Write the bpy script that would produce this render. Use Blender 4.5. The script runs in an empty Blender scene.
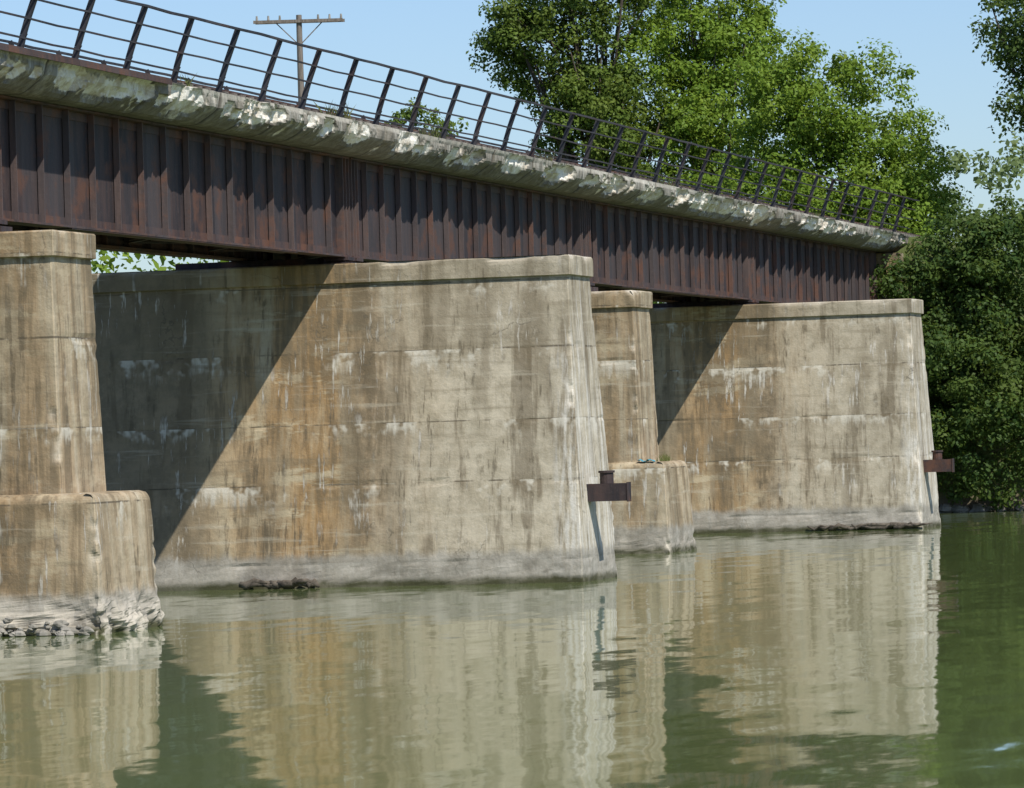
import bpy, math, random
import numpy as np
from mathutils import Vector, Matrix, noise
random.seed(7); rng=np.random.default_rng(7)
scene=bpy.context.scene
# World frame: X = across the bridge (+X towards the open river side), Y = along the bridge, Z up, water at z=0
A=math.atan(1206/4600); SA,CA=math.sin(A),math.cos(A)
def W(xc,d):            # metres right of / metres ahead of the viewpoint -> world x,y
    return (xc*CA-d*SA, xc*SA+d*CA)

# ------------------------------------------------------------------ node helpers
class NT:
    def __init__(s,name):
        s.m=bpy.data.materials.new(name); s.m.use_nodes=True
        s.t=s.m.node_tree; s.n=s.t.nodes; s.l=s.t.links
        s.bsdf=s.n['Principled BSDF']; s.out=s.n['Material Output']
    def put(s,inp,v):
        if hasattr(v,'is_output'): s.l.new(v,inp)
        elif isinstance(v,(tuple,list)) and len(v)==3 and inp.type=='RGBA': inp.default_value=(*v,1)
        else: inp.default_value=v
    def math(s,op,a,b=None,c=None,clamp=False):
        n=s.n.new('ShaderNodeMath'); n.operation=op; n.use_clamp=clamp
        s.put(n.inputs[0],a)
        if b is not None: s.put(n.inputs[1],b)
        if c is not None: s.put(n.inputs[2],c)
        return n.outputs[0]
    def vmath(s,op,a,b=None,scale=None):
        n=s.n.new('ShaderNodeVectorMath'); n.operation=op
        s.put(n.inputs[0],a)
        if b is not None: s.put(n.inputs[1],b)
        if scale is not None: s.put(n.inputs['Scale'],scale)
        return n.outputs[0]
    def mix(s,f,a,b,mode='MIX'):
        n=s.n.new('ShaderNodeMix'); n.data_type='RGBA'; n.blend_type=mode; n.clamp_factor=True
        s.put(n.inputs[0],f); s.put(n.inputs[6],a); s.put(n.inputs[7],b); return n.outputs[2]
    def noise(s,vec,scale,detail=4,rough=.55,col=False):
        n=s.n.new('ShaderNodeTexNoise'); s.put(n.inputs['Vector'],vec)
        n.inputs['Scale'].default_value=scale; n.inputs['Detail'].default_value=detail; n.inputs['Roughness'].default_value=rough
        return n.outputs['Color'] if col else n.outputs['Fac']
    def step(s,v,lo,hi):
        n=s.n.new('ShaderNodeMapRange'); n.interpolation_type='SMOOTHSTEP'
        s.put(n.inputs[0],v); n.inputs[1].default_value=lo; n.inputs[2].default_value=hi
        return n.outputs[0]
    def pos(s):
        n=s.n.new('ShaderNodeTexCoord'); return n.outputs['Object']
    def sep(s,v):
        n=s.n.new('ShaderNodeSeparateXYZ'); s.put(n.inputs[0],v); return n.outputs
    def attr(s,name):
        n=s.n.new('ShaderNodeAttribute'); n.attribute_name=name; return n.outputs['Color'],n.outputs['Fac']
    def bump(s,h,dist,strength=1.0):
        n=s.n.new('ShaderNodeBump'); s.put(n.inputs['Height'],h); n.inputs['Distance'].default_value=dist
        n.inputs['Strength'].default_value=strength; s.l.new(n.outputs[0],s.bsdf.inputs['Normal'])
    def base(s,c,r=.8,spec=.3,metal=0):
        s.put(s.bsdf.inputs['Base Color'],c); s.put(s.bsdf.inputs['Roughness'],r)
        s.put(s.bsdf.inputs['Specular IOR Level'],spec); s.put(s.bsdf.inputs['Metallic'],metal)

def mat_concrete(name, stain=1.0, warm=0.0, deck=False):
    m=NT(name); P=m.pos(); x,y,z=m.sep(P)
    n1=m.noise(P,.55,4,.6); n2=m.noise(P,9,5,.7); n3=m.noise(P,2.1,5,.7)
    Ps=m.vmath('MULTIPLY',P,(2.2,2.2,.15)); streak=m.noise(Ps,1.0,4,.65)
    Pf=m.vmath('MULTIPLY',P,(8,8,.4)); fstreak=m.noise(Pf,1.0,4,.7)
    Pw=m.vmath('MULTIPLY',P,(.8,.8,.10)); wstreak=m.noise(Pw,1.0,3,.6)
    Ph=m.vmath('MULTIPLY',P,(.35,.35,5.5)); hor=m.noise(Ph,1.0,4,.6)
    if deck: a,b=(.46,.44,.38),(.31,.29,.245)
    else: a,b=(.58,.485,.33),(.42,.34,.22)
    c=m.mix(m.step(n1,.35,.68),a,b)
    c=m.mix(m.math('MULTIPLY',m.step(n3,.42,.7),.5),c,(.31,.25,.155) if not deck else (.19,.18,.155))
    if not deck:
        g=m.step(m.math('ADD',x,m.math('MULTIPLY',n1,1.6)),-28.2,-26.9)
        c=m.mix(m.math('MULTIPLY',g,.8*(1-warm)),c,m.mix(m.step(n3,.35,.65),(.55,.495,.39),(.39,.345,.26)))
        d=m.math('DIVIDE',m.math('ADD',x,30.0-.1),2.15)
        ga=m.math('EXPONENT',m.math('MULTIPLY',m.math('MULTIPLY',d,d),-1.0))
        ga=m.math('MULTIPLY',ga,stain)
        if warm: ga=m.math('ADD',ga,warm)
        st=m.math('MULTIPLY',ga,m.step(streak,.3,.58),clamp=True)
        c=m.mix(m.math('MULTIPLY',st,.9),c,m.mix(m.step(n3,.3,.7),(.38,.22,.085),(.24,.145,.062)))
        st2=m.math('MULTIPLY',ga,m.step(fstreak,.5,.68),clamp=True)
        c=m.mix(m.math('MULTIPLY',st2,.75),c,(.14,.085,.04))
        pl=m.math('MULTIPLY',m.step(m.noise(m.vmath('MULTIPLY',P,(.5,.5,1.9)),1.0,5,.7),.54,.62),ga)
        c=m.mix(m.math('MULTIPLY',pl,.75),c,(.58,.49,.33))
        dd=m.math('DIVIDE',m.math('ADD',x,28.45),.42)
        dg=m.math('EXPONENT',m.math('MULTIPLY',m.math('MULTIPLY',dd,dd),-1.0))
        c=m.mix(m.math('MULTIPLY',dg,m.math('MULTIPLY',m.step(n3,.2,.7),.85*stain)),c,(.13,.10,.065))
        # damp grime under the deck, darkened further to put its shade into the colour
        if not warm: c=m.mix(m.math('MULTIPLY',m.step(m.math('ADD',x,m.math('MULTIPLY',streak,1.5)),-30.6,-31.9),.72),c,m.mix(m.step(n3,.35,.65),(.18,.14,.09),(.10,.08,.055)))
        c=m.mix(m.math('MULTIPLY',m.step(wstreak,.5,.64),.6),c,(.18,.145,.095))
        c=m.mix(m.math('MULTIPLY',m.step(streak,.52,.62),.6),c,(.14,.11,.07))
        c=m.mix(m.math('MULTIPLY',m.step(fstreak,.53,.64),m.math('MULTIPLY',m.step(n3,.4,.6),.7)),c,(.11,.09,.06))
        z2=m.math('ADD',z,m.math('MULTIPLY',m.math('SINE',m.math('MULTIPLY',z,1.9)),.13))
        k=m.math('DIVIDE',m.math('SUBTRACT',z2,.64),1.47)
        fl=m.math('FLOOR',k)
        wn=m.n.new('ShaderNodeTexWhiteNoise'); wn.noise_dimensions='1D'; m.put(wn.inputs['W'],m.math('ADD',fl,m.math('MULTIPLY',m.math('FLOOR',m.math('DIVIDE',y,21.8)),7.3)))
        c=m.mix(m.math('MULTIPLY',wn.outputs['Value'],.28),c,(.20,.17,.115))
        jd=m.math('ABSOLUTE',m.math('SUBTRACT',k,m.math('ROUND',m.math('ADD',k,m.math('MULTIPLY',m.math('SUBTRACT',n1,.5),.02)))))
        j=m.math('SUBTRACT',1.0,m.step(jd,.003,.016))
        c=m.mix(m.math('MULTIPLY',m.math('MULTIPLY',j,.85),m.step(m.noise(P,1.3,4,.7),.44,.58)),c,(.085,.07,.05))
        fr=m.math('SUBTRACT',k,fl); hal=m.math('MULTIPLY',m.step(fr,.6,1.0),m.step(streak,.44,.6))
        c=m.mix(m.math('MULTIPLY',hal,.45),c,(.16,.12,.07))
        lj=m.math('MULTIPLY',m.step(m.math('ADD',fr,m.math('MULTIPLY',fstreak,.7)),1.05,1.35),m.step(m.noise(P,.7,4,.75),.52,.6))
        c=m.mix(m.math('MULTIPLY',lj,.7),c,(.68,.64,.54))
        c=m.mix(m.math('MULTIPLY',m.step(hor,.58,.7),.3),c,(.56,.51,.40))
        c=m.mix(m.math('MULTIPLY',m.step(hor,.44,.3),.4),c,(.19,.155,.10))
        e=m.math('MULTIPLY',m.step(fstreak,.56,.66),m.step(n1,.5,.6))
        c=m.mix(m.math('MULTIPLY',e,.65),c,(.66,.62,.54))
        ed=m.math('MULTIPLY',m.step(m.math('ADD',fstreak,m.math('MULTIPLY',z,-.02)),.36,.6),m.step(x,-24.35,-23.9))
        c=m.mix(m.math('MULTIPLY',ed,.75),c,(.70,.67,.60))
        zz=m.math('ADD',z,m.math('MULTIPLY',m.math('SUBTRACT',streak,.5),.45))
        w=m.step(zz,.80,.58)
        c=m.mix(m.math('MULTIPLY',w,.85),c,m.mix(m.step(n3,.3,.7),(.40,.375,.325),(.22,.205,.17)))
        w2=m.step(m.math('ADD',z,m.math('MULTIPLY',m.math('SUBTRACT',n3,.5),.3)),.22,.05)
        c=m.mix(w2,c,(.06,.06,.03))
    else:
        c=m.mix(m.math('MULTIPLY',m.step(fstreak,.42,.62),.65),c,(.12,.11,.09))
        c=m.mix(m.math('MULTIPLY',m.step(streak,.5,.62),.55),c,(.14,.12,.09))
        c=m.mix(m.math('MULTIPLY',m.step(streak,.43,.34),.6),c,(.60,.575,.50))
        c=m.mix(m.math('MULTIPLY',m.step(z,9.74,9.6),.5),c,(.12,.105,.082))  # slab underside: staining plus its shade put into the colour
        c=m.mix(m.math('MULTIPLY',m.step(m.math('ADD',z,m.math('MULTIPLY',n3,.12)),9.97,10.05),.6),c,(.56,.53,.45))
        pj=m.math('FRACT',m.math('DIVIDE',y,1.9)); pd=m.math('MINIMUM',pj,m.math('SUBTRACT',1.0,pj))
        c=m.mix(m.math('MULTIPLY',m.step(pd,.045,.012),.85),c,(.05,.045,.04))
        wn=m.n.new('ShaderNodeTexWhiteNoise'); wn.noise_dimensions='1D'; m.put(wn.inputs['W'],m.math('FLOOR',m.math('DIVIDE',y,1.9)))
        c=m.mix(m.math('MULTIPLY',wn.outputs['Value'],.5),c,(.17,.155,.125))
    c=m.mix(m.math('MULTIPLY',m.step(n2,.52,.75),.28),c,(.15,.125,.09))
    vor=m.n.new('ShaderNodeTexVoronoi'); vor.feature='DISTANCE_TO_EDGE'; vor.inputs['Scale'].default_value=.4
    m.put(vor.inputs['Vector'],m.vmath('ADD',P,m.vmath('SCALE',m.noise(P,2.5,3,.6,True),scale=.7)))
    cr=m.math('MULTIPLY',m.step(vor.outputs['Distance'],.008,.003),m.step(n1,.54,.64))
    c=m.mix(m.math('MULTIPLY',cr,.5),c,(.09,.08,.06))
    _,wear=m.attr('wear')
    if deck: c=m.mix(m.step(m.math('ADD',wear,m.math('MULTIPLY',m.math('SUBTRACT',n2,.5),.5)),.25,.45),c,m.mix(m.step(n3,.42,.58),(.80,.77,.69),(.52,.46,.37)))
    else: c=m.mix(m.math('MULTIPLY',wear,m.step(n2,.25,.5),clamp=True),c,(.56,.51,.42))
    m.base(c,.92,.2)
    m.bump(m.math('ADD',m.math('MULTIPLY',n2,.5),n3),.022)
    return m.m

def mat_rust(name,a=(.060,.039,.036),b=(.025,.021,.024),c3=(.12,.055,.034)):
    m=NT(name); P=m.pos(); x,y,z=m.sep(P)
    n1=m.noise(P,1.1,4,.65); n2=m.noise(P,9,4,.7)
    Ps=m.vmath('MULTIPLY',P,(4,4,.5)); st=m.noise(Ps,1.0,4,.65)
    wn=m.n.new('ShaderNodeTexWhiteNoise'); wn.noise_dimensions='1D'; m.put(wn.inputs['W'],m.math('FLOOR',m.math('DIVIDE',y,1.355)))
    c=m.mix(m.step(st,.35,.65),a,b)
    c=m.mix(m.math('MULTIPLY',wn.outputs['Value'],.5),c,(.085,.075,.078))
    c=m.mix(m.math('MULTIPLY',m.step(n1,.5,.66),.75),c,c3)
    c=m.mix(m.math('MULTIPLY',m.step(n2,.55,.75),.4),c,(.095,.075,.07))
    m.base(c,.7,.3,0); m.bump(n2,.008); return m.m

def mat_simple(name,a,b,scale=4,rough=.8,spec=.3,stretch=(1,1,1)):
    m=NT(name); P=m.vmath('MULTIPLY',m.pos(),stretch)
    n=m.noise(P,scale,4,.65); m.base(m.mix(m.step(n,.3,.7),a,b),rough,spec); m.bump(n,.02); return m.m

def mat_leaf(name,dark,light,yellow=(.14,.17,.03),tr_c=(.17,.22,.025)):
    m=NT(name); col,f=m.attr('tint'); s=m.sep(col)
    c=m.mix(s[0],dark,light); c=m.mix(m.math('MULTIPLY',s[1],.5),c,yellow)
    m.base(c,.55,.2)
    tr=m.n.new('ShaderNodeBsdfTranslucent'); m.put(tr.inputs['Color'],m.mix(.5,c,tr_c))
    ms=m.n.new('ShaderNodeMixShader'); ms.inputs[0].default_value=.4
    m.l.new(m.bsdf.outputs[0],ms.inputs[1]); m.l.new(tr.outputs[0],ms.inputs[2]); m.l.new(ms.outputs[0],m.out.inputs[0])
    return m.m

# ------------------------------------------------------------------ mesh helpers
def link(o,parent=None):
    scene.collection.objects.link(o)
    if parent: o.parent=parent
    return o
def empty(name):
    return link(bpy.data.objects.new(name,None))
class MB:
    def __init__(s): s.v=[]; s.f=[]
    def box(s,x0,x1,y0,y1,z0,z1):
        b=len(s.v); s.v+=[(x0,y0,z0),(x1,y0,z0),(x1,y1,z0),(x0,y1,z0),(x0,y0,z1),(x1,y0,z1),(x1,y1,z1),(x0,y1,z1)]
        s.f+=[(b,b+3,b+2,b+1),(b+4,b+5,b+6,b+7),(b,b+1,b+5,b+4),(b+1,b+2,b+6,b+5),(b+2,b+3,b+7,b+6),(b+3,b,b+4,b+7)]
    def beam(s,p,q,w,h,up=(0,0,1)):
        p=Vector(p);q=Vector(q);d=(q-p).normalized();u=Vector(up)
        r=d.cross(u)
        if r.length<1e-4: r=d.cross(Vector((1,0,0)))
        r.normalize(); u=r.cross(d).normalized(); b=len(s.v)
        for e in (p,q):
            for a,c in ((-1,-1),(1,-1),(1,1),(-1,1)): s.v.append(tuple(e+r*a*w/2+u*c*h/2))
        s.f+=[(b,b+1,b+2,b+3),(b+7,b+6,b+5,b+4)]+[(b+i,b+4+i,b+4+(i+1)%4,b+(i+1)%4) for i in range(4)]
    def tube(s,pts,rad,n=7):
        pts=[Vector(p) for p in pts]; b=len(s.v)
        for i,p in enumerate(pts):
            d=(pts[min(i+1,len(pts)-1)]-pts[max(i-1,0)]).normalized()
            r=d.cross(Vector((.31,.87,.12))).normalized(); u=r.cross(d)
            for k in range(n):
                a=2*math.pi*k/n; s.v.append(tuple(p+(r*math.cos(a)+u*math.sin(a))*rad[i]))
        for i in range(len(pts)-1):
            for k in range(n):
                s.f.append((b+i*n+k,b+i*n+(k+1)%n,b+(i+1)*n+(k+1)%n,b+(i+1)*n+k))
        s.f.append(tuple(b+k for k in range(n))[::-1]); s.f.append(tuple(b+(len(pts)-1)*n+k for k in range(n)))
    def rock(s,cx,cy,cz,r,seed):
        k=len(s.v); N1,N2=7,5
        for a in range(N2+1):
            for q in range(N1):
                th=math.pi*a/N2; ph=2*math.pi*q/N1; d=Vector((math.sin(th)*math.cos(ph),math.sin(th)*math.sin(ph),math.cos(th)*.6))
                d=d*r*(1+.5*noise.noise(d*2+Vector((seed,0,0)))); s.v.append((cx+d.x,cy+d.y,cz+d.z))
        for a in range(N2):
            for q in range(N1): s.f.append((k+a*N1+q,k+a*N1+(q+1)%N1,k+(a+1)*N1+(q+1)%N1,k+(a+1)*N1+q))
    def obj(s,name,mat,parent=None,smooth=False,wear=None):
        me=bpy.data.meshes.new(name); me.from_pydata(s.v,[],s.f); me.materials.append(mat)
        if smooth: me.polygons.foreach_set('use_smooth',[True]*len(me.polygons))
        if wear is not None:
            a=me.color_attributes.new('wear','FLOAT_COLOR','POINT')
            arr=np.ones((len(s.v),4),dtype=np.float32); arr[:,0]=arr[:,1]=arr[:,2]=np.clip(wear,0,1); a.data.foreach_set('color',arr.ravel())
        me.update(); return link(bpy.data.objects.new(name,me),parent)

# ------------------------------------------------------------------ materials
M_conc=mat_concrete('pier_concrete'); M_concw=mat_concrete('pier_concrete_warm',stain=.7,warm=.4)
M_deck=mat_concrete('deck_concrete',deck=True)
M_rust=mat_rust('rusty_steel'); M_rust2=mat_rust('rusty_flange',(.10,.055,.042),(.05,.034,.032),(.15,.068,.04))
M_rust3=mat_rust('rusty_stiffener',(.13,.09,.08),(.07,.055,.055),(.16,.08,.055))  # lighter than the webs: highlights on the stiffener edges painted into the colour
M_rail=mat_rust('railing_steel',(.03,.032,.038),(.018,.02,.026),(.06,.035,.03))
M_bark=mat_simple('bark',(.10,.08,.06),(.05,.04,.03),3,stretch=(3,3,.6))
M_wood=mat_simple('weathered_wood',(.22,.19,.16),(.12,.10,.08),3,stretch=(6,6,.6))
M_drift=mat_simple('wet_driftwood',(.15,.125,.095),(.04,.033,.025),5)
M_stone=mat_simple('stone',(.34,.32,.28),(.18,.17,.14),3)
M_ballast=mat_simple('ballast',(.3,.28,.25),(.1,.09,.08),14)

# ------------------------------------------------------------------ piers
def side_ds(L):
    d=[.02,.05,.09,.14,.2,.27,.36,.48,.62,.8,1.0]
    while d[-1]+.3<L-.2: d.append(d[-1]+.3)
    return d+[L-.15,L-.03]
def end_fr(L):
    a=[.02,.05,.09,.14,.2,.28]; mid=list(np.arange(.4,L-.35,.13)); return a+mid+[L-q for q in reversed(a)]
def pier_part(vf,wear,sec,z0,z1,L,T,y_c,joint=True,chip=1.0,erode=.0,cap=None,seed=0,roundtop=0,dz=.07,lump=0):
    sd=side_ds(L); ef=end_fr(T); zs=list(np.arange(z0,z1,dz))
    if cap is not None:
        zs=[z for z in zs if abs(z-cap)>.03]+[cap-.012,cap+.012]
    zs+= [z1-.03,z1]; zs=sorted(set(round(z,4) for z in zs))
    n=None; base=len(vf.v)
    for zi,z in enumerate(zs):
        xe,h=sec(min(z,cap) if cap else z)
        if cap and z>cap: xe+=.075; h+=.075
        tope=0
        if zi>=len(zs)-1: tope=.03
        if roundtop and z>z1-roundtop:
            q=(z-(z1-roundtop))/roundtop; tope+=roundtop*(1-math.sqrt(max(0,1-q*q)))*.8
        ring=[]
        for d in reversed(sd): ring.append((xe-d,-h,0,-1,d))
        for e in ef: ring.append((xe,-h+e*2*h/T,1,0,min(e,T-e)))
        for d in sd: ring.append((xe-d,h,0,1,d))
        for e in reversed(ef[::3]): ring.append((xe-L,-h+e*2*h/T,-1,0,1))
        n=len(ring)
        for (x,y,nx,ny,dc) in ring:
            p=Vector((x+seed*3.1,y+y_c,z))
            o=.012*noise.noise(p*.9)+.005*noise.noise(p*5)
            if joint:
                k=(z+.13*math.sin(1.9*z)-.64)/1.47; f=abs(k-round(k))*1.47
                if f<.04 and 0<z<6.3: o-=.035*max(0,noise.noise(p*1.3+Vector((9,0,0)))-.02)
            cw=math.exp(-(dc/.12)**2); c=noise.noise(p*1.1)+.5*noise.noise(p*4.5)
            low=.9*math.exp(-((z-.35)/.4)**2)
            ch=min(.08,max(0,c-.3+.45*low)*.12*cw*chip)
            near_top=math.exp(-((z1-z)/.08)**2)
            ch2=0 if roundtop else min(.06,max(0,c-.0)*.12*near_top*chip)
            if roundtop: ch*=min(1,max(0,(z1-z)/.4))
            w=(ch+ch2)/.07
            o-=ch*1.0+ch2
            if z<1.0 and erode>0:
                e=math.exp(-((z-.15)/.38)**2); q=noise.noise(p*1.8)+.6*noise.noise(p*6)+.3*noise.noise(p*14)
                o+=erode*e*(q*1.0+.2); w=max(w,.9*e*(q>0.0)*min(1,erode*5))
            o-=tope
            sx=sy=0
            if nx==0 and dc<.5 : sx=-ch*.9-(tope if dc<.25 else 0)*(1-dc/.25 if dc<.25 else 0)
            if nx==1: sy=-math.copysign(ch*.6,y)
            vf.v.append((x+nx*o+sx,y+y_c+ny*o+sy,z)); wear.append(w)
    for i in range(len(zs)-1):
        for k in range(n):
            a=base+i*n+k; b=base+i*n+(k+1)%n; vf.f.append((a,b,b+n,a+n))
    vf.f.append(tuple(base+(len(zs)-1)*n+k for k in range(n)))
def big_pier(yc,seed):
    m=MB(); w=[]
    def sec(z): q=z/7.0; return (-23.57-.33*q,1.70-.76*q)
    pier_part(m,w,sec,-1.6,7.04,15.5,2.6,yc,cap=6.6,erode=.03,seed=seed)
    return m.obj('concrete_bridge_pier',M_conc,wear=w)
def small_pier(yc,seed,er):
    par=empty('concrete_bridge_pier')
    m=MB(); w=[]
    pier_part(m,w,lambda z:(-26.60-.13*z/2.4,1.60-.18*z/2.4),-1.6,2.40,9.5,3.0,yc,joint=False,chip=1.6,erode=er,seed=seed,roundtop=.2,dz=.04)
    m.obj('footing_block',M_concw,par,wear=w)
    m=MB(); w=[]
    pier_part(m,w,lambda z:(-27.42-.13*(z-2.3)/4.6,1.14-.15*(z-2.3)/4.6),2.30,6.92,7.6,2.2,yc,cap=6.47,chip=1.2,seed=seed+5)
    m.obj('shaft',M_concw,par,wear=w)
    return par
Y=[53.4,75.2,97.1,118.8,140.5,162.6]
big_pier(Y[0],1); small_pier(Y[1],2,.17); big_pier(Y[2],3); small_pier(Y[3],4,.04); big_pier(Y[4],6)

# abutment
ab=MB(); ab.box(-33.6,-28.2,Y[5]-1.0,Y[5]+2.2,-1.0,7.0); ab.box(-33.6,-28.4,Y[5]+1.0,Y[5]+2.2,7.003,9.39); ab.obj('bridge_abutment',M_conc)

# ------------------------------------------------------------------ superstructure
bridge=empty('railway_bridge')
XG=-29.18; XF=-31.42; ZB,ZT=7.2,9.41
webs=MB(); fl=MB(); br=MB(); bear=MB(); stf=MB()
for i in range(5):
    y0,y1=Y[i]+.06,Y[i+1]-.06
    for gx,sg in ((XG,1),(XF,-1)):
        webs.box(gx-.01,gx+.01,y0,y1,ZB+.03,ZT-.03)
        fl.box(gx-.2,gx+.2,y0,y1,ZB,ZB+.04); fl.box(gx-.2,gx+.2,y0,y1,ZT-.04,ZT)
        for s2 in (1,-1):
            fl.box(*sorted((gx+s2*.012,gx+s2*.03)),y0,y1,ZB+.042,ZB+.2); fl.box(*sorted((gx+s2*.012,gx+s2*.03)),y0,y1,ZT-.2,ZT-.042)
        fl.box(gx-.19,gx+.19,y0+4,y1-4,ZB-.022,ZB-.002)
        nst=16; ys=[y0+(y1-y0)*k/nst for k in range(nst+1)]
        for k,yy in enumerate(ys):
            if k in (0,nst):
                for q in ((.05,.28,.5) if k==0 else (-.05,-.28,-.5)):
                    for s2 in (1,-1):
                        a,b=sorted((gx+s2*.012,gx+s2*.19)); stf.box(a,b,yy+q-.014,yy+q+.014,ZB+.043,ZT-.043)
            else:
                for s2 in (1,-1):
                    a,b=sorted((gx+s2*.032,gx+s2*.15)); stf.box(a,b,yy-.013,yy+.013,ZB+.043,ZT-.043)
                    a,b=sorted((gx+s2*.031,gx+s2*.045)); stf.box(a,b,yy+.0135,yy+.1,ZB+.043,ZT-.043)
        for yy in (y0+.28,y1-.28):
            bear.box(gx-.26,gx+.26,yy-.25,yy+.25,ZB-.075,ZB-.003); bear.box(gx-.16,gx+.16,yy-.16,yy+.16,ZB-.2,ZB-.077)
            bear.box(gx-.34,gx+.34,yy-.27,yy+.27,ZB-.29,ZB-.12)
    nb=8
    for k in range(nb+1):
        yy=y0+.6+(y1-y0-1.2)*k/nb
        br.beam((XF+.18,yy,ZB+.25),(XG-.18,yy,ZB+.25),.1,.1); br.beam((XF+.18,yy,ZT-.25),(XG-.18,yy,ZT-.25),.1,.1)
        br.beam((XF+.18,yy+.06,ZB+.3),(XG-.18,yy+.06,ZT-.3),.09,.02); br.beam((XF+.18,yy-.06,ZT-.3),(XG-.18,yy-.06,ZB+.3),.09,.02)
        if k<nb:
            y2=y0+.6+(y1-y0-1.2)*(k+1)/nb; a,b=(XF+.2,XG-.2) if k%2 else (XG-.2,XF+.2)
            br.beam((a,yy,ZB+.14),(b,y2,ZB+.14),.1,.03)
    if i>0: bear.box(-32.9,-29.62,Y[i]-.62,Y[i]+.64,6.9,7.19)
webs.obj('girder_webs',M_rust,bridge); stf.obj('girder_stiffeners',M_rust3,bridge); fl.obj('girder_flanges',M_rust2,bridge); br.obj('cross_bracing',M_rust,bridge); bear.obj('bearings',M_rust,bridge)

# deck slab with spalled edge
sec0=[(-30.3,10.05),(-28.16,10.05),(-28.1,10.035),(-28.1,9.98),(-28.1,9.92),(-28.1,9.86),(-28.105,9.80),(-28.12,9.74),(-28.17,9.69),(-28.26,9.63),(-28.36,9.57),(-28.46,9.51),(-28.58,9.45),(-28.7,9.423),(-32.2,9.42),(-32.5,9.75),(-32.5,10.04),(-32.45,10.05)]
edgew=[0,.05,.12,.25,.5,.8,1,1.1,1.1,.9,.6,.35,.2,0,0,.5,.3,0]
spalls=[]
yy=43.0
while yy<164:
    dens=.55+.6*noise.noise(Vector((9,yy*.11,1)))+(.4 if yy<84 else 0)
    if random.random()<dens:
        big=random.random()<.35
        spalls.append((yy+random.uniform(-.3,.3),random.uniform(.7,1.25) if big else random.uniform(.2,.6),random.uniform(.12,.30),random.uniform(.6,1),random.uniform(9.70,9.84),random.uniform(.2,.3) if big else random.uniform(.08,.2)))
    yy+=.8
spalls=np.array(spalls)
m=MB(); w=[]; yv=42.0; n=len(sec0); rows=0; PL=1.9
while yv<164.6:
    pi=math.floor(yv/PL); fr=yv/PL-pi
    po=.06*math.sin(pi*12.9898); jn=max(0,1-min(fr,1-fr)*PL/.07)
    near=spalls[np.abs(spalls[:,0]-yv)<1.6]
    for k,(x,z) in enumerate(sec0):
        p=Vector((x,yv,z)); sgn=1 if x>-30.3 else -1; e=edgew[k]
        if e:
            c=noise.noise(p*.9+Vector((0,31,0)))+.7*noise.noise(p*3)+.45*noise.noise(p*8)
            ch=max(0,c-.35)*.3*e; wr=ch/.05*.4
            if k<13:
                for (sc,hw,dp,sw,zc,hz) in near:
                    q=((yv-sc)/hw)**2+((z-zc)/hz)**2+1.1*(c*.6)
                    if q<1:
                        d=dp*(1-q)**.6*(.75+.5*abs(noise.noise(p*5)))
                        if d>ch: ch=d; wr=max(wr,sw*min(1,(1-q)*4)*(1 if z>9.6 else .45))
            jw=max(0,1-min(fr,1-fr)*PL/.25)*.05
            o=po*min(1,e*2)+.03*noise.noise(p*4.5)-ch-.06*jn-jw*e
            m.v.append((x+sgn*o,yv,z+(.25*ch if z<9.8 and k<13 else 0))); w.append(min(1,wr))
        else: m.v.append((x,yv,z)); w.append(0)
    rows+=1
    yv+=.065
for i in range(rows-1):
    for k in range(n):
        a=i*n+k; b=i*n+(k+1)%n; m.f.append((a,a+n,b+n,b))
m.f.append(tuple(range(n))); m.f.append(tuple((rows-1)*n+k for k in range(n))[::-1])
m.obj('deck_slab',M_deck,bridge,wear=w)
e=MB(); e.box(-28.3,-28.03,42,82.3,10.054,10.09); e.box(-28.045,-28.015,42,82.3,9.97,10.0535); e.obj('edge_angle',M_rust2,bridge)
t=MB(); t.box(-31.9,-28.75,42,420,10.056,10.2); t.obj('ballast_bed',M_ballast,bridge)
t=MB(); yy=42
while yy<240: t.box(-31.6,-29.0,yy,yy+.23,10.203,10.3); yy+=.56
t.obj('track_ties',M_wood,bridge)
t=MB()
for gx in (-31.02,-29.58):
    t.box(gx-.07,gx+.07,42,240,10.303,10.33); t.box(gx-.012,gx+.012,42,240,10.331,10.43); t.box(gx-.036,gx+.036,42,240,10.431,10.47)
t.obj('track_rails',M_rust2,bridge)

# railings
def railing(xb,sg):
    m=MB(); yy=43.0-.7; H=1.28
    def P(f,y): return (xb+sg*(.0+.44*f**1.2),y,10.05+H*f)
    while yy<163.5:
        j=random.uniform(-.03,.03)
        pts=[P(0,yy),P(.25,yy+j*.5),P(.5,yy+j),P(1.0,yy+j*1.5)]
        for a,b in zip(pts,pts[1:]):
            m.beam(a,b,.085,.02,up=(sg*.95,0,-.25)); m.beam((a[0]-sg*.045,a[1]-.035,a[2]),(b[0]-sg*.045,b[1]-.035,b[2]),.015,.09,up=(sg*.95,0,-.25))
        m.box(xb-.12,xb+.12,yy-.12,yy+.12,10.055,10.085)
        m.beam((xb-sg*.1,yy,10.085),P(.28,yy),.06,.06)
        y2=yy+2.74
        for f in (.99,.73,.47,.21):
            a=P(f,yy); b=P(f,y2); sag=random.uniform(-.02,.012); c=((a[0]+b[0])/2,(a[1]+b[1])/2,a[2]+sag)
            w=.046 if f>.9 else .032
            m.beam(a,c,w,w); m.beam(c,b,w,w)
        yy+=2.74
    m.obj('bridge_railing',M_rail)
railing(-28.34,1); railing(-32.3,-1)

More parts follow.
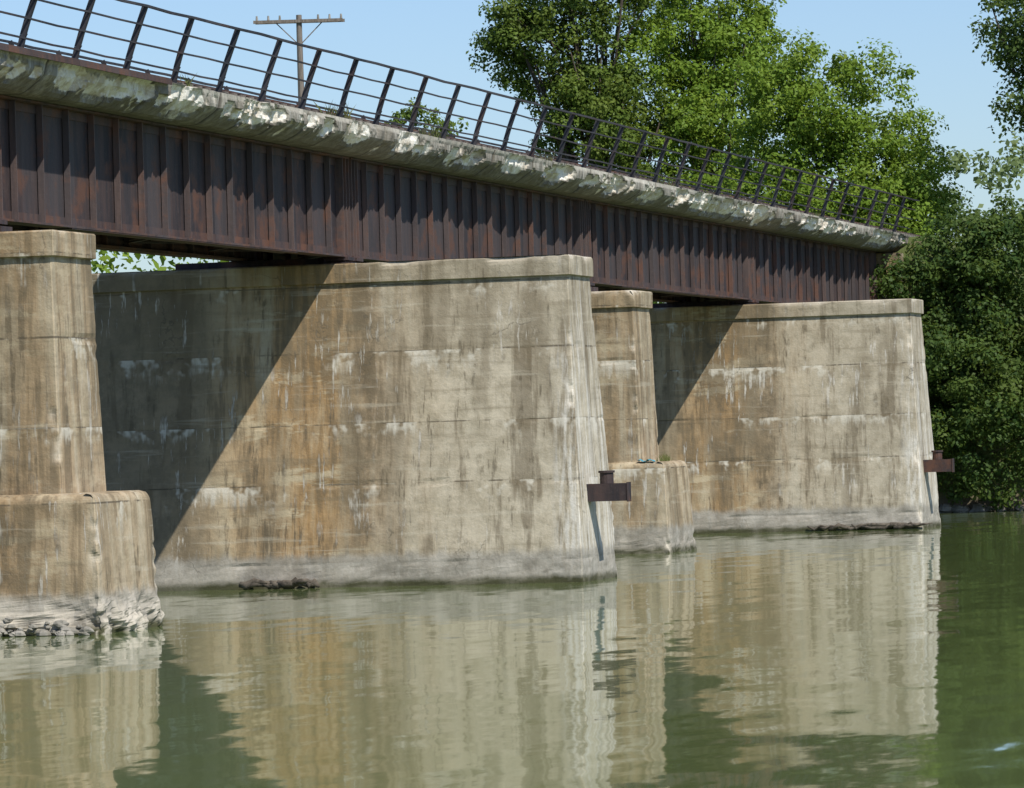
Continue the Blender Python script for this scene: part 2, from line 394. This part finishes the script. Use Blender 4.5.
# steel fender brackets on the pier noses
for k in (2,4):
    yc=Y[k]+.42; p=empty('steel_mooring_bracket'); b=MB(); zo=.08
    b.box(-23.8,-22.78,yc-1.15,yc-1.13,1.62+zo,2.0+zo); b.box(-23.8,-22.78,yc-1.128,yc-.85,1.98+zo,2.0+zo); b.box(-23.8,-22.78,yc-1.128,yc-.85,1.62+zo,1.64+zo)
    b.box(-23.8,-22.78,yc-.85,yc-.83,1.62+zo,2.0+zo); b.box(-22.778,-22.76,yc-1.17,yc-.81,1.6+zo,2.02+zo)
    b.obj('channel_beam',M_rust,p)
    b=MB(); b.tube([(-23.25,yc-1.0,2.002+zo),(-23.25,yc-1.0,2.23+zo)],[.15,.15],14); b.tube([(-23.25,yc-1.0,2.232+zo),(-23.25,yc-1.0,2.28+zo)],[.18,.18],14); b.obj('bollard',M_rust,p)

# driftwood and broken rubble at the pier feet
def driftwood(cx,cy,L,nb,r):
    b=MB()
    for i in range(nb):
        x=cx+random.uniform(-L/2,L/2); a=random.uniform(-.35,.35); l=random.uniform(.3,.9)*min(L,2)/1.6
        pts=[(x+l*(q-.5)*math.cos(a),cy+random.uniform(-.05,.05)+l*(q-.5)*math.sin(a)*.5,.05+random.uniform(-.02,.14)) for q in (0,.3,.6,1)]
        rr=random.uniform(.4,1)*r; b.tube(pts,[rr*.5,rr,rr*.9,rr*.3],7)
    b.obj('driftwood',M_drift,smooth=True)
driftwood(-30.2,Y[2]-1.87,1.5,14,.10); driftwood(-25.2,Y[4]-1.8,3.2,22,.08)
b=MB()
for i in range(60):
    x=random.uniform(-29.8,-26.7); q=random.random(); b.rock(x,Y[1]-1.62-q*.22,.02+random.random()*.28*(1-q),random.uniform(.05,.15),i)
b.obj('concrete_rubble',M_stone)

# ------------------------------------------------------------------ utility pole
def utility_pole(xc,d,ztop,zb):
    x,y=W(xc,d); p=empty('utility_pole'); b=MB()
    b.tube([(x,y,zb),(x,y,(zb+ztop)/2),(x,y,ztop)],[.19,.15,.11],10)
    for q,zz in ((0,ztop-.25),):
        for s in (-.14,.14):
            b.beam((x-1.75*CA,y-1.75*SA+s,zz),(x+1.75*CA,y+1.75*SA+s,zz),.1,.12)
        for s in (-1,1): b.beam((x+s*.9*CA,y+s*.9*SA,zz-.05),(x,y,zz-.95),.04,.04)
    b.obj('pole_and_crossarm',M_wood,p)
    g=MB()
    for k in (-1.65,-1.2,-.75,.75,1.2,1.65):
        g.tube([(x+k*CA,y+k*SA,ztop-.18),(x+k*CA,y+k*SA,ztop+.0)],[.05,.035],8)
    g.obj('insulators',M_stone,p)
utility_pole(-7.9,180,19.95,3.0)

# ------------------------------------------------------------------ foliage
def leaves(name,clumps,per,size,mat,parent=None,shade=0.0):
    C=np.array(clumps); n=len(C)*per
    idx=np.repeat(np.arange(len(C)),per)
    d=rng.normal(size=(n,3)); d/=np.linalg.norm(d,axis=1)[:,None]
    rr=C[idx,3]*rng.random(n)**.45
    pos=C[idx,:3]+d*rr[:,None]*np.array([1,1,.72])
    nrm=d*.7+rng.normal(size=(n,3))*.5+np.array([.15,-.2,.5]); nrm/=np.linalg.norm(nrm,axis=1)[:,None]
    t=rng.normal(size=(n,3)); t-=nrm*(t*nrm).sum(1)[:,None]; t/=np.linalg.norm(t,axis=1)[:,None]
    b=np.cross(nrm,t); s=size*rng.uniform(.55,1.3,n)[:,None]
    v=np.empty((n,4,3)); v[:,0]=pos-t*s*.6; v[:,1]=pos+b*s*.36+nrm*s*.1; v[:,2]=pos+t*s*.6; v[:,3]=pos-b*s*.36+nrm*s*.1
    me=bpy.data.meshes.new(name); me.vertices.add(n*4); me.vertices.foreach_set('co',v.reshape(-1))
    me.loops.add(n*4); me.loops.foreach_set('vertex_index',np.arange(n*4)); me.polygons.add(n)
    me.polygons.foreach_set('loop_start',np.arange(n)*4); me.polygons.foreach_set('loop_total',np.full(n,4)); me.update(calc_edges=True)
    a=me.color_attributes.new('tint','FLOAT_COLOR','POINT'); cv=rng.random(len(C))
    tint=np.clip(.55*cv[idx]+.45*rng.random(n)-shade,0,1); yel=(rng.random(len(C))**3)[idx]*.8+.2*rng.random(n)
    col=np.ones((n,4,4),dtype=np.float32); col[:,:,0]=tint[:,None]; col[:,:,1]=yel[:,None]; a.data.foreach_set('color',col.reshape(-1))
    me.materials.append(mat); return link(bpy.data.objects.new(name,me),parent)
def tree(name,base,lobes,nclump,per,size,mat,trunk_r=.3,cr=(.5,1.1),limbs=24,surf=.45):
    par=empty(name); cl=[]; vol=np.array([l[3]**2 for l in lobes]); vol/=vol.sum()
    for i in range(nclump):
        l=lobes[rng.choice(len(lobes),p=vol)]
        x,y=W(l[0],l[1]); d=rng.normal(size=3); d/=np.linalg.norm(d); r=l[3]*rng.random()**surf
        c=Vector((x,y,l[2]))+Vector(d)*r*1.0
        c+=Vector((noise.noise(c*.4),noise.noise(c*.4+Vector((5,5,5))),noise.noise(c*.4+Vector((9,1,4)))))*.9
        if c.z<.35: c.z=.35+random.random()*.4
        cl.append((c.x,c.y,c.z,random.uniform(*cr)))
    leaves('foliage',cl,per,size,mat,par)
    bx,by=W(base[0],base[1]); b=MB(); zt=max(l[2] for l in lobes)
    cx=np.mean([W(l[0],l[1])[0] for l in lobes]); cy=np.mean([W(l[0],l[1])[1] for l in lobes])
    tp=[]
    for q in (0,.2,.4,.6,.8,1):
        tp.append(Vector((bx+(cx-bx)*q**1.3+random.uniform(-.15,.15)*q,by+(cy-by)*q**1.3,base[2]-.4+(zt-base[2])*q)))
    b.tube(tp,[trunk_r*(1.15-q) for q in (0,.2,.4,.6,.8,.98)],9)
    for i in range(limbs):
        c=Vector(cl[rng.integers(len(cl))][:3]); q=random.uniform(.15,.85); k=q*5; i0=int(k); s=tp[i0].lerp(tp[i0+1],k-i0)
        if s.z>c.z:
            i0=1; s=tp[1]
        mid=s.lerp(c,.5)+Vector((random.uniform(-.4,.4),random.uniform(-.4,.4),random.uniform(-.3,.5)))
        r=trunk_r*(1.1-q)*.45; b.tube([s,mid,c],[r,r*.6,r*.15],5)
    b.obj('trunk_and_limbs',M_bark,par,smooth=True)
L_mid=mat_leaf('leaves_mid',(.06,.105,.018),(.155,.23,.038),(.20,.24,.04))
L_light=mat_leaf('leaves_light',(.095,.17,.02),(.21,.33,.04),(.28,.34,.04),(.28,.36,.03))
L_dark=mat_leaf('leaves_dark',(.03,.07,.018),(.105,.17,.04),(.15,.19,.03))
L_pale=mat_leaf('leaves_pale',(.13,.19,.07),(.21,.28,.11),(.24,.29,.12))  # pale tint stands in for haze over the distant trees
tree('deciduous_tree',(4.5,196,6),[(2.2,195,21.3,2.7),(0.2,195,20.6,1.6),(4.6,195,23.5,3.0),(3.6,195,18.2,2.5),(5.2,194,15.5,2.7),(2.2,195,16.4,1.2),(0.8,195,18.6,1.1)],480,115,.16,L_mid,.38,limbs=45,cr=(.4,1.0))
tree('deciduous_tree',(9,198,6),[(8.6,197,21.5,3.3),(7.2,196,18.5,2.8),(10.2,196,18.3,2.6),(8.3,194,15.2,3.2),(6.6,195,13,2.5)],500,110,.16,L_light,.36,limbs=45,cr=(.4,1.0))
tree('deciduous_tree',(13.6,186,5),[(11.4,186,16.3,2.5),(13.8,185,16.1,2.5),(15.5,185,14.0,2.1),(16.3,184,12,1.9),(12.5,184,12,2.6),(15,183,11,2.5),(10.2,186,12.5,2.5)],600,110,.155,L_light,.32,limbs=30,cr=(.4,1.0))
tree('riverside_tree',(17,169,.8),[(16.2,165,8.9,2.3),(18.2,165.5,9.4,2.6),(14.7,165,7.9,1.5),(14.2,164,8.6,.9),(15.0,164,5.9,1.9),(17.3,164,5.2,2.8),(15.6,164,2.9,1.9),(17.9,164,2.0,2.2),(20.8,165,6,3.4),(21,165,2.4,2.4),(23.5,166,7,3.5),(14.9,166.5,3.6,1.2)],880,110,.15,L_dark,.3,cr=(.4,.9),limbs=25)
tree('oak_tree',(24,182,3),[(23.2,180,18.8,4.2),(21.2,179,16.2,1.8),(19.9,179,15.6,1.0),(20.6,179,18.6,1.9),(26,180,15,4)],420,90,.17,L_dark,.45,limbs=40)
tree('small_tree',(-4.1,215,4),[(-4.1,213,17.9,1.3),(-5.6,213,17.2,.8),(-2.5,213,17.5,1.0),(-4,213,14.5,2.2)],90,45,.18,L_mid,.16,cr=(.3,.6),limbs=16)
cl=[]
for i in range(360):
    xc=random.uniform(20,75); d=random.uniform(300,330); h=22.0+3.0*noise.noise(Vector((xc*.22,d*.02,0)))
    z=random.uniform(6,h); x,y=W(xc,d); cl.append((x,y,z,random.uniform(1.0,2.2)))
leaves('distant_trees',cl,70,.42,L_pale)
cl=[]
for i in range(1500):
    xc=random.uniform(-75,75); d=random.uniform(192,215); h=9+4*noise.noise(Vector((xc*.12,3,0)))+(2.5 if xc<0 else 0)
    if abs((W(xc,d)[0])+30.3)<7: continue
    z=2.5+random.random()*h; x,y=W(xc,d); cl.append((x,y,z,random.uniform(.9,1.8)))
leaves('treeline',cl,32,.4,L_light)
cl=[]
for i in range(500):
    xc=random.uniform(13.5,50); d=random.uniform(166.5,180); x,y=W(xc,d)
    if abs(x+30.3)<4.2: continue
    cl.append((x,y,random.uniform(.3,1.5)+(d-166)*.28,random.uniform(.4,.9)))
leaves('bank_shrubs',cl,50,.17,L_dark)

def tufts(name,spots,mat,h=.35,n=26,spread=.15):
    b=MB()
    for (x,y,z) in spots:
        hh=h*random.uniform(.6,1.3)
        for i in range(n):
            a=random.uniform(0,6.28); r=random.random()*spread; px,py=x+math.cos(a)*r,y+math.sin(a)*r*1.5
            l=hh*random.uniform(.4,1); lx,ly=random.gauss(0,.3)*l,random.gauss(0,.3)*l; w=.006+.006*random.random()
            k=len(b.v); b.v+=[(px-w,py,z),(px+w,py,z),(px+w*.6+lx*.5,py+ly*.5,z+l*.6),(px+lx,py+ly,z+l)]; b.f.append((k,k+1,k+2,k+3))
    return b.obj(name,mat)
M_grass=mat_simple('weed_green',(.09,.13,.03),(.20,.19,.07),2)
sp=[(-28.5+random.uniform(-.1,.1),random.choice([85,95,102,113,126,133,149])+random.uniform(-1,1),10.05) for i in range(22)]
tufts('deck_weeds',sp,M_grass,.38,14)
tufts('pier_weeds',[(-27.0+random.uniform(-.1,.2),Y[3]-.6+random.uniform(-.4,.4),2.4) for i in range(4)],M_grass,.24,14)
b=MB(); nx=14
M_blue=mat_simple('blue_cloth',(.05,.24,.32),(.08,.34,.42),8)
for i in range(nx):
    for j in range(8):
        u,v=i/(nx-1),j/7; b.v.append((-27.46+u*.46,Y[3]-1.40+v*.24,2.43+.05*noise.noise(Vector((u*9,v*7,1)))+.025*math.sin(u*11)))
for i in range(nx-1):
    for j in range(7): k=i*8+j; b.f.append((k,k+8,k+9,k+1))
b.obj('blue_rag',M_blue,smooth=True)

# ------------------------------------------------------------------ terrain and water
def sstep(a,b,x): q=np.clip((x-a)/(b-a),0,1); return q*q*(3-2*q)
xs=np.unique(np.concatenate([np.linspace(-2500,-120,20),np.linspace(-120,80,170),np.linspace(80,2500,20)]))
ys=np.unique(np.concatenate([np.linspace(-1500,-20,12),np.linspace(-20,25,24),np.linspace(25,158,12),np.linspace(158,240,100),np.linspace(240,3500,24)]))
b=MB()
for yy in ys:
    for xx in xs:
        nz=noise.noise(Vector((xx*.15,yy*.15,0)))
        z=-1.6+3.1*(1-sstep(9,19,yy+nz*2))
        e=162.8+1.6*noise.noise(Vector((xx*.09,0,3)))
        f=sstep(e,e+3.5,yy); z=z+f*(3.0)+2.2*sstep(166,185,yy)+f*nz*.35
        em=max(0,1-max(0,abs(xx+30.3)-3.2)/9.5)*sstep(162.5,165.5,yy)
        z=max(z,-1+11.02*em) if em>0 else z
        b.v.append((xx,yy,z))
nx=len(xs)
for j in range(len(ys)-1):
    for i in range(nx-1): k=j*nx+i; b.f.append((k,k+1,k+nx+1,k+nx))
gm=NT('ground_grass'); P=gm.pos(); n1=gm.noise(P,.3,4,.6); n2=gm.noise(P,3,4,.7); z=gm.sep(P)[2]
c=gm.mix(n1,(.06,.09,.025),(.12,.13,.05)); c=gm.mix(gm.step(n2,.5,.7),c,(.14,.11,.07)); c=gm.mix(gm.step(z,1.0,.2),c,(.15,.125,.09))
gm.base(c,.95,.1); gm.bump(n2,.1)
b.obj('ground',gm.m,smooth=True)
b=MB()
for i in range(160):
    xc=random.uniform(13.5,45); x,y=W(xc,166); y=162.9+1.6*noise.noise(Vector((x*.09,0,3)))+random.uniform(-.1,1.9)
    b.rock(x,y,-.05+random.random()*.2,random.uniform(.1,.35),i)
b.obj('bank_stones',M_stone)

b=MB(); b.v=[(-2500,5,0),(2500,5,0),(2500,172,0),(-2500,172,0)]; b.f=[(0,1,2,3)]
wm=NT('river_water'); P=wm.pos()
def slope(scale,amp,st=(1,1,1),det=3):
    n=wm.noise(wm.vmath('MULTIPLY',P,st),scale,det,.6,True)
    return wm.vmath('MULTIPLY',wm.vmath('SUBTRACT',n,(.5,.5,.5)),(amp,amp,0))
s=wm.vmath('ADD',slope(.22,.013),slope(1.0,.048,(1.2,.45,1),4))
s=wm.vmath('ADD',s,slope(.05,.005))
nn=wm.vmath('NORMALIZE',wm.vmath('ADD',s,(0,0,1)))
wm.base((.115,.15,.052),.04,.5); wm.bsdf.inputs['IOR'].default_value=1.33; wm.l.new(nn,wm.bsdf.inputs['Normal'])
b.obj('river_water',wm.m)

# ------------------------------------------------------------------ light
sv=Vector((.643,-.54,1.0)).normalized(); el=math.asin(sv.z); az=math.atan2(sv.x,sv.y)
L=bpy.data.lights.new('sun','SUN'); L.energy=5.0; L.angle=math.radians(.5); L.color=(1,.95,.86)
so=link(bpy.data.objects.new('sun',L)); so.rotation_euler=sv.to_track_quat('Z','Y').to_euler()
w=bpy.data.worlds.new('World'); scene.world=w; w.use_nodes=True; nt=w.node_tree; bg=nt.nodes['Background']
sk=nt.nodes.new('ShaderNodeTexSky'); sk.sky_type='NISHITA'; sk.sun_disc=False; sk.sun_elevation=el; sk.sun_rotation=az
sk.air_density=1.0; sk.dust_density=.6; sk.ozone_density=2.0
mx=nt.nodes.new('ShaderNodeMix'); mx.data_type='RGBA'; mx.blend_type='MULTIPLY'; mx.inputs[0].default_value=1; mx.inputs[7].default_value=(.94,1.06,1.28,1)
nt.links.new(sk.outputs[0],mx.inputs[6]); nt.links.new(mx.outputs[2],bg.inputs[0]); bg.inputs[1].default_value=.105

# ------------------------------------------------------------------ camera
cam=bpy.data.cameras.new('camera'); cam.sensor_width=36; cam.lens=4600*36/1024; cam.clip_end=6000; cam.clip_start=.5
co=link(bpy.data.objects.new('camera',cam)); ph=math.atan(45/4600); th=.03
F=Vector((-SA*math.cos(ph),CA*math.cos(ph),math.sin(ph))); H=Vector((CA,SA,0)); U=H.cross(F)
R=H*math.cos(th)-U*math.sin(th); UP=H*math.sin(th)+U*math.cos(th)
mt=Matrix((R,UP,-F)).transposed().to_4x4(); mt.translation=Vector((0,0,3.1)); co.matrix_world=mt
scene.camera=co
scene.view_settings.view_transform='Standard'; scene.view_settings.look='None'; scene.view_settings.exposure=0
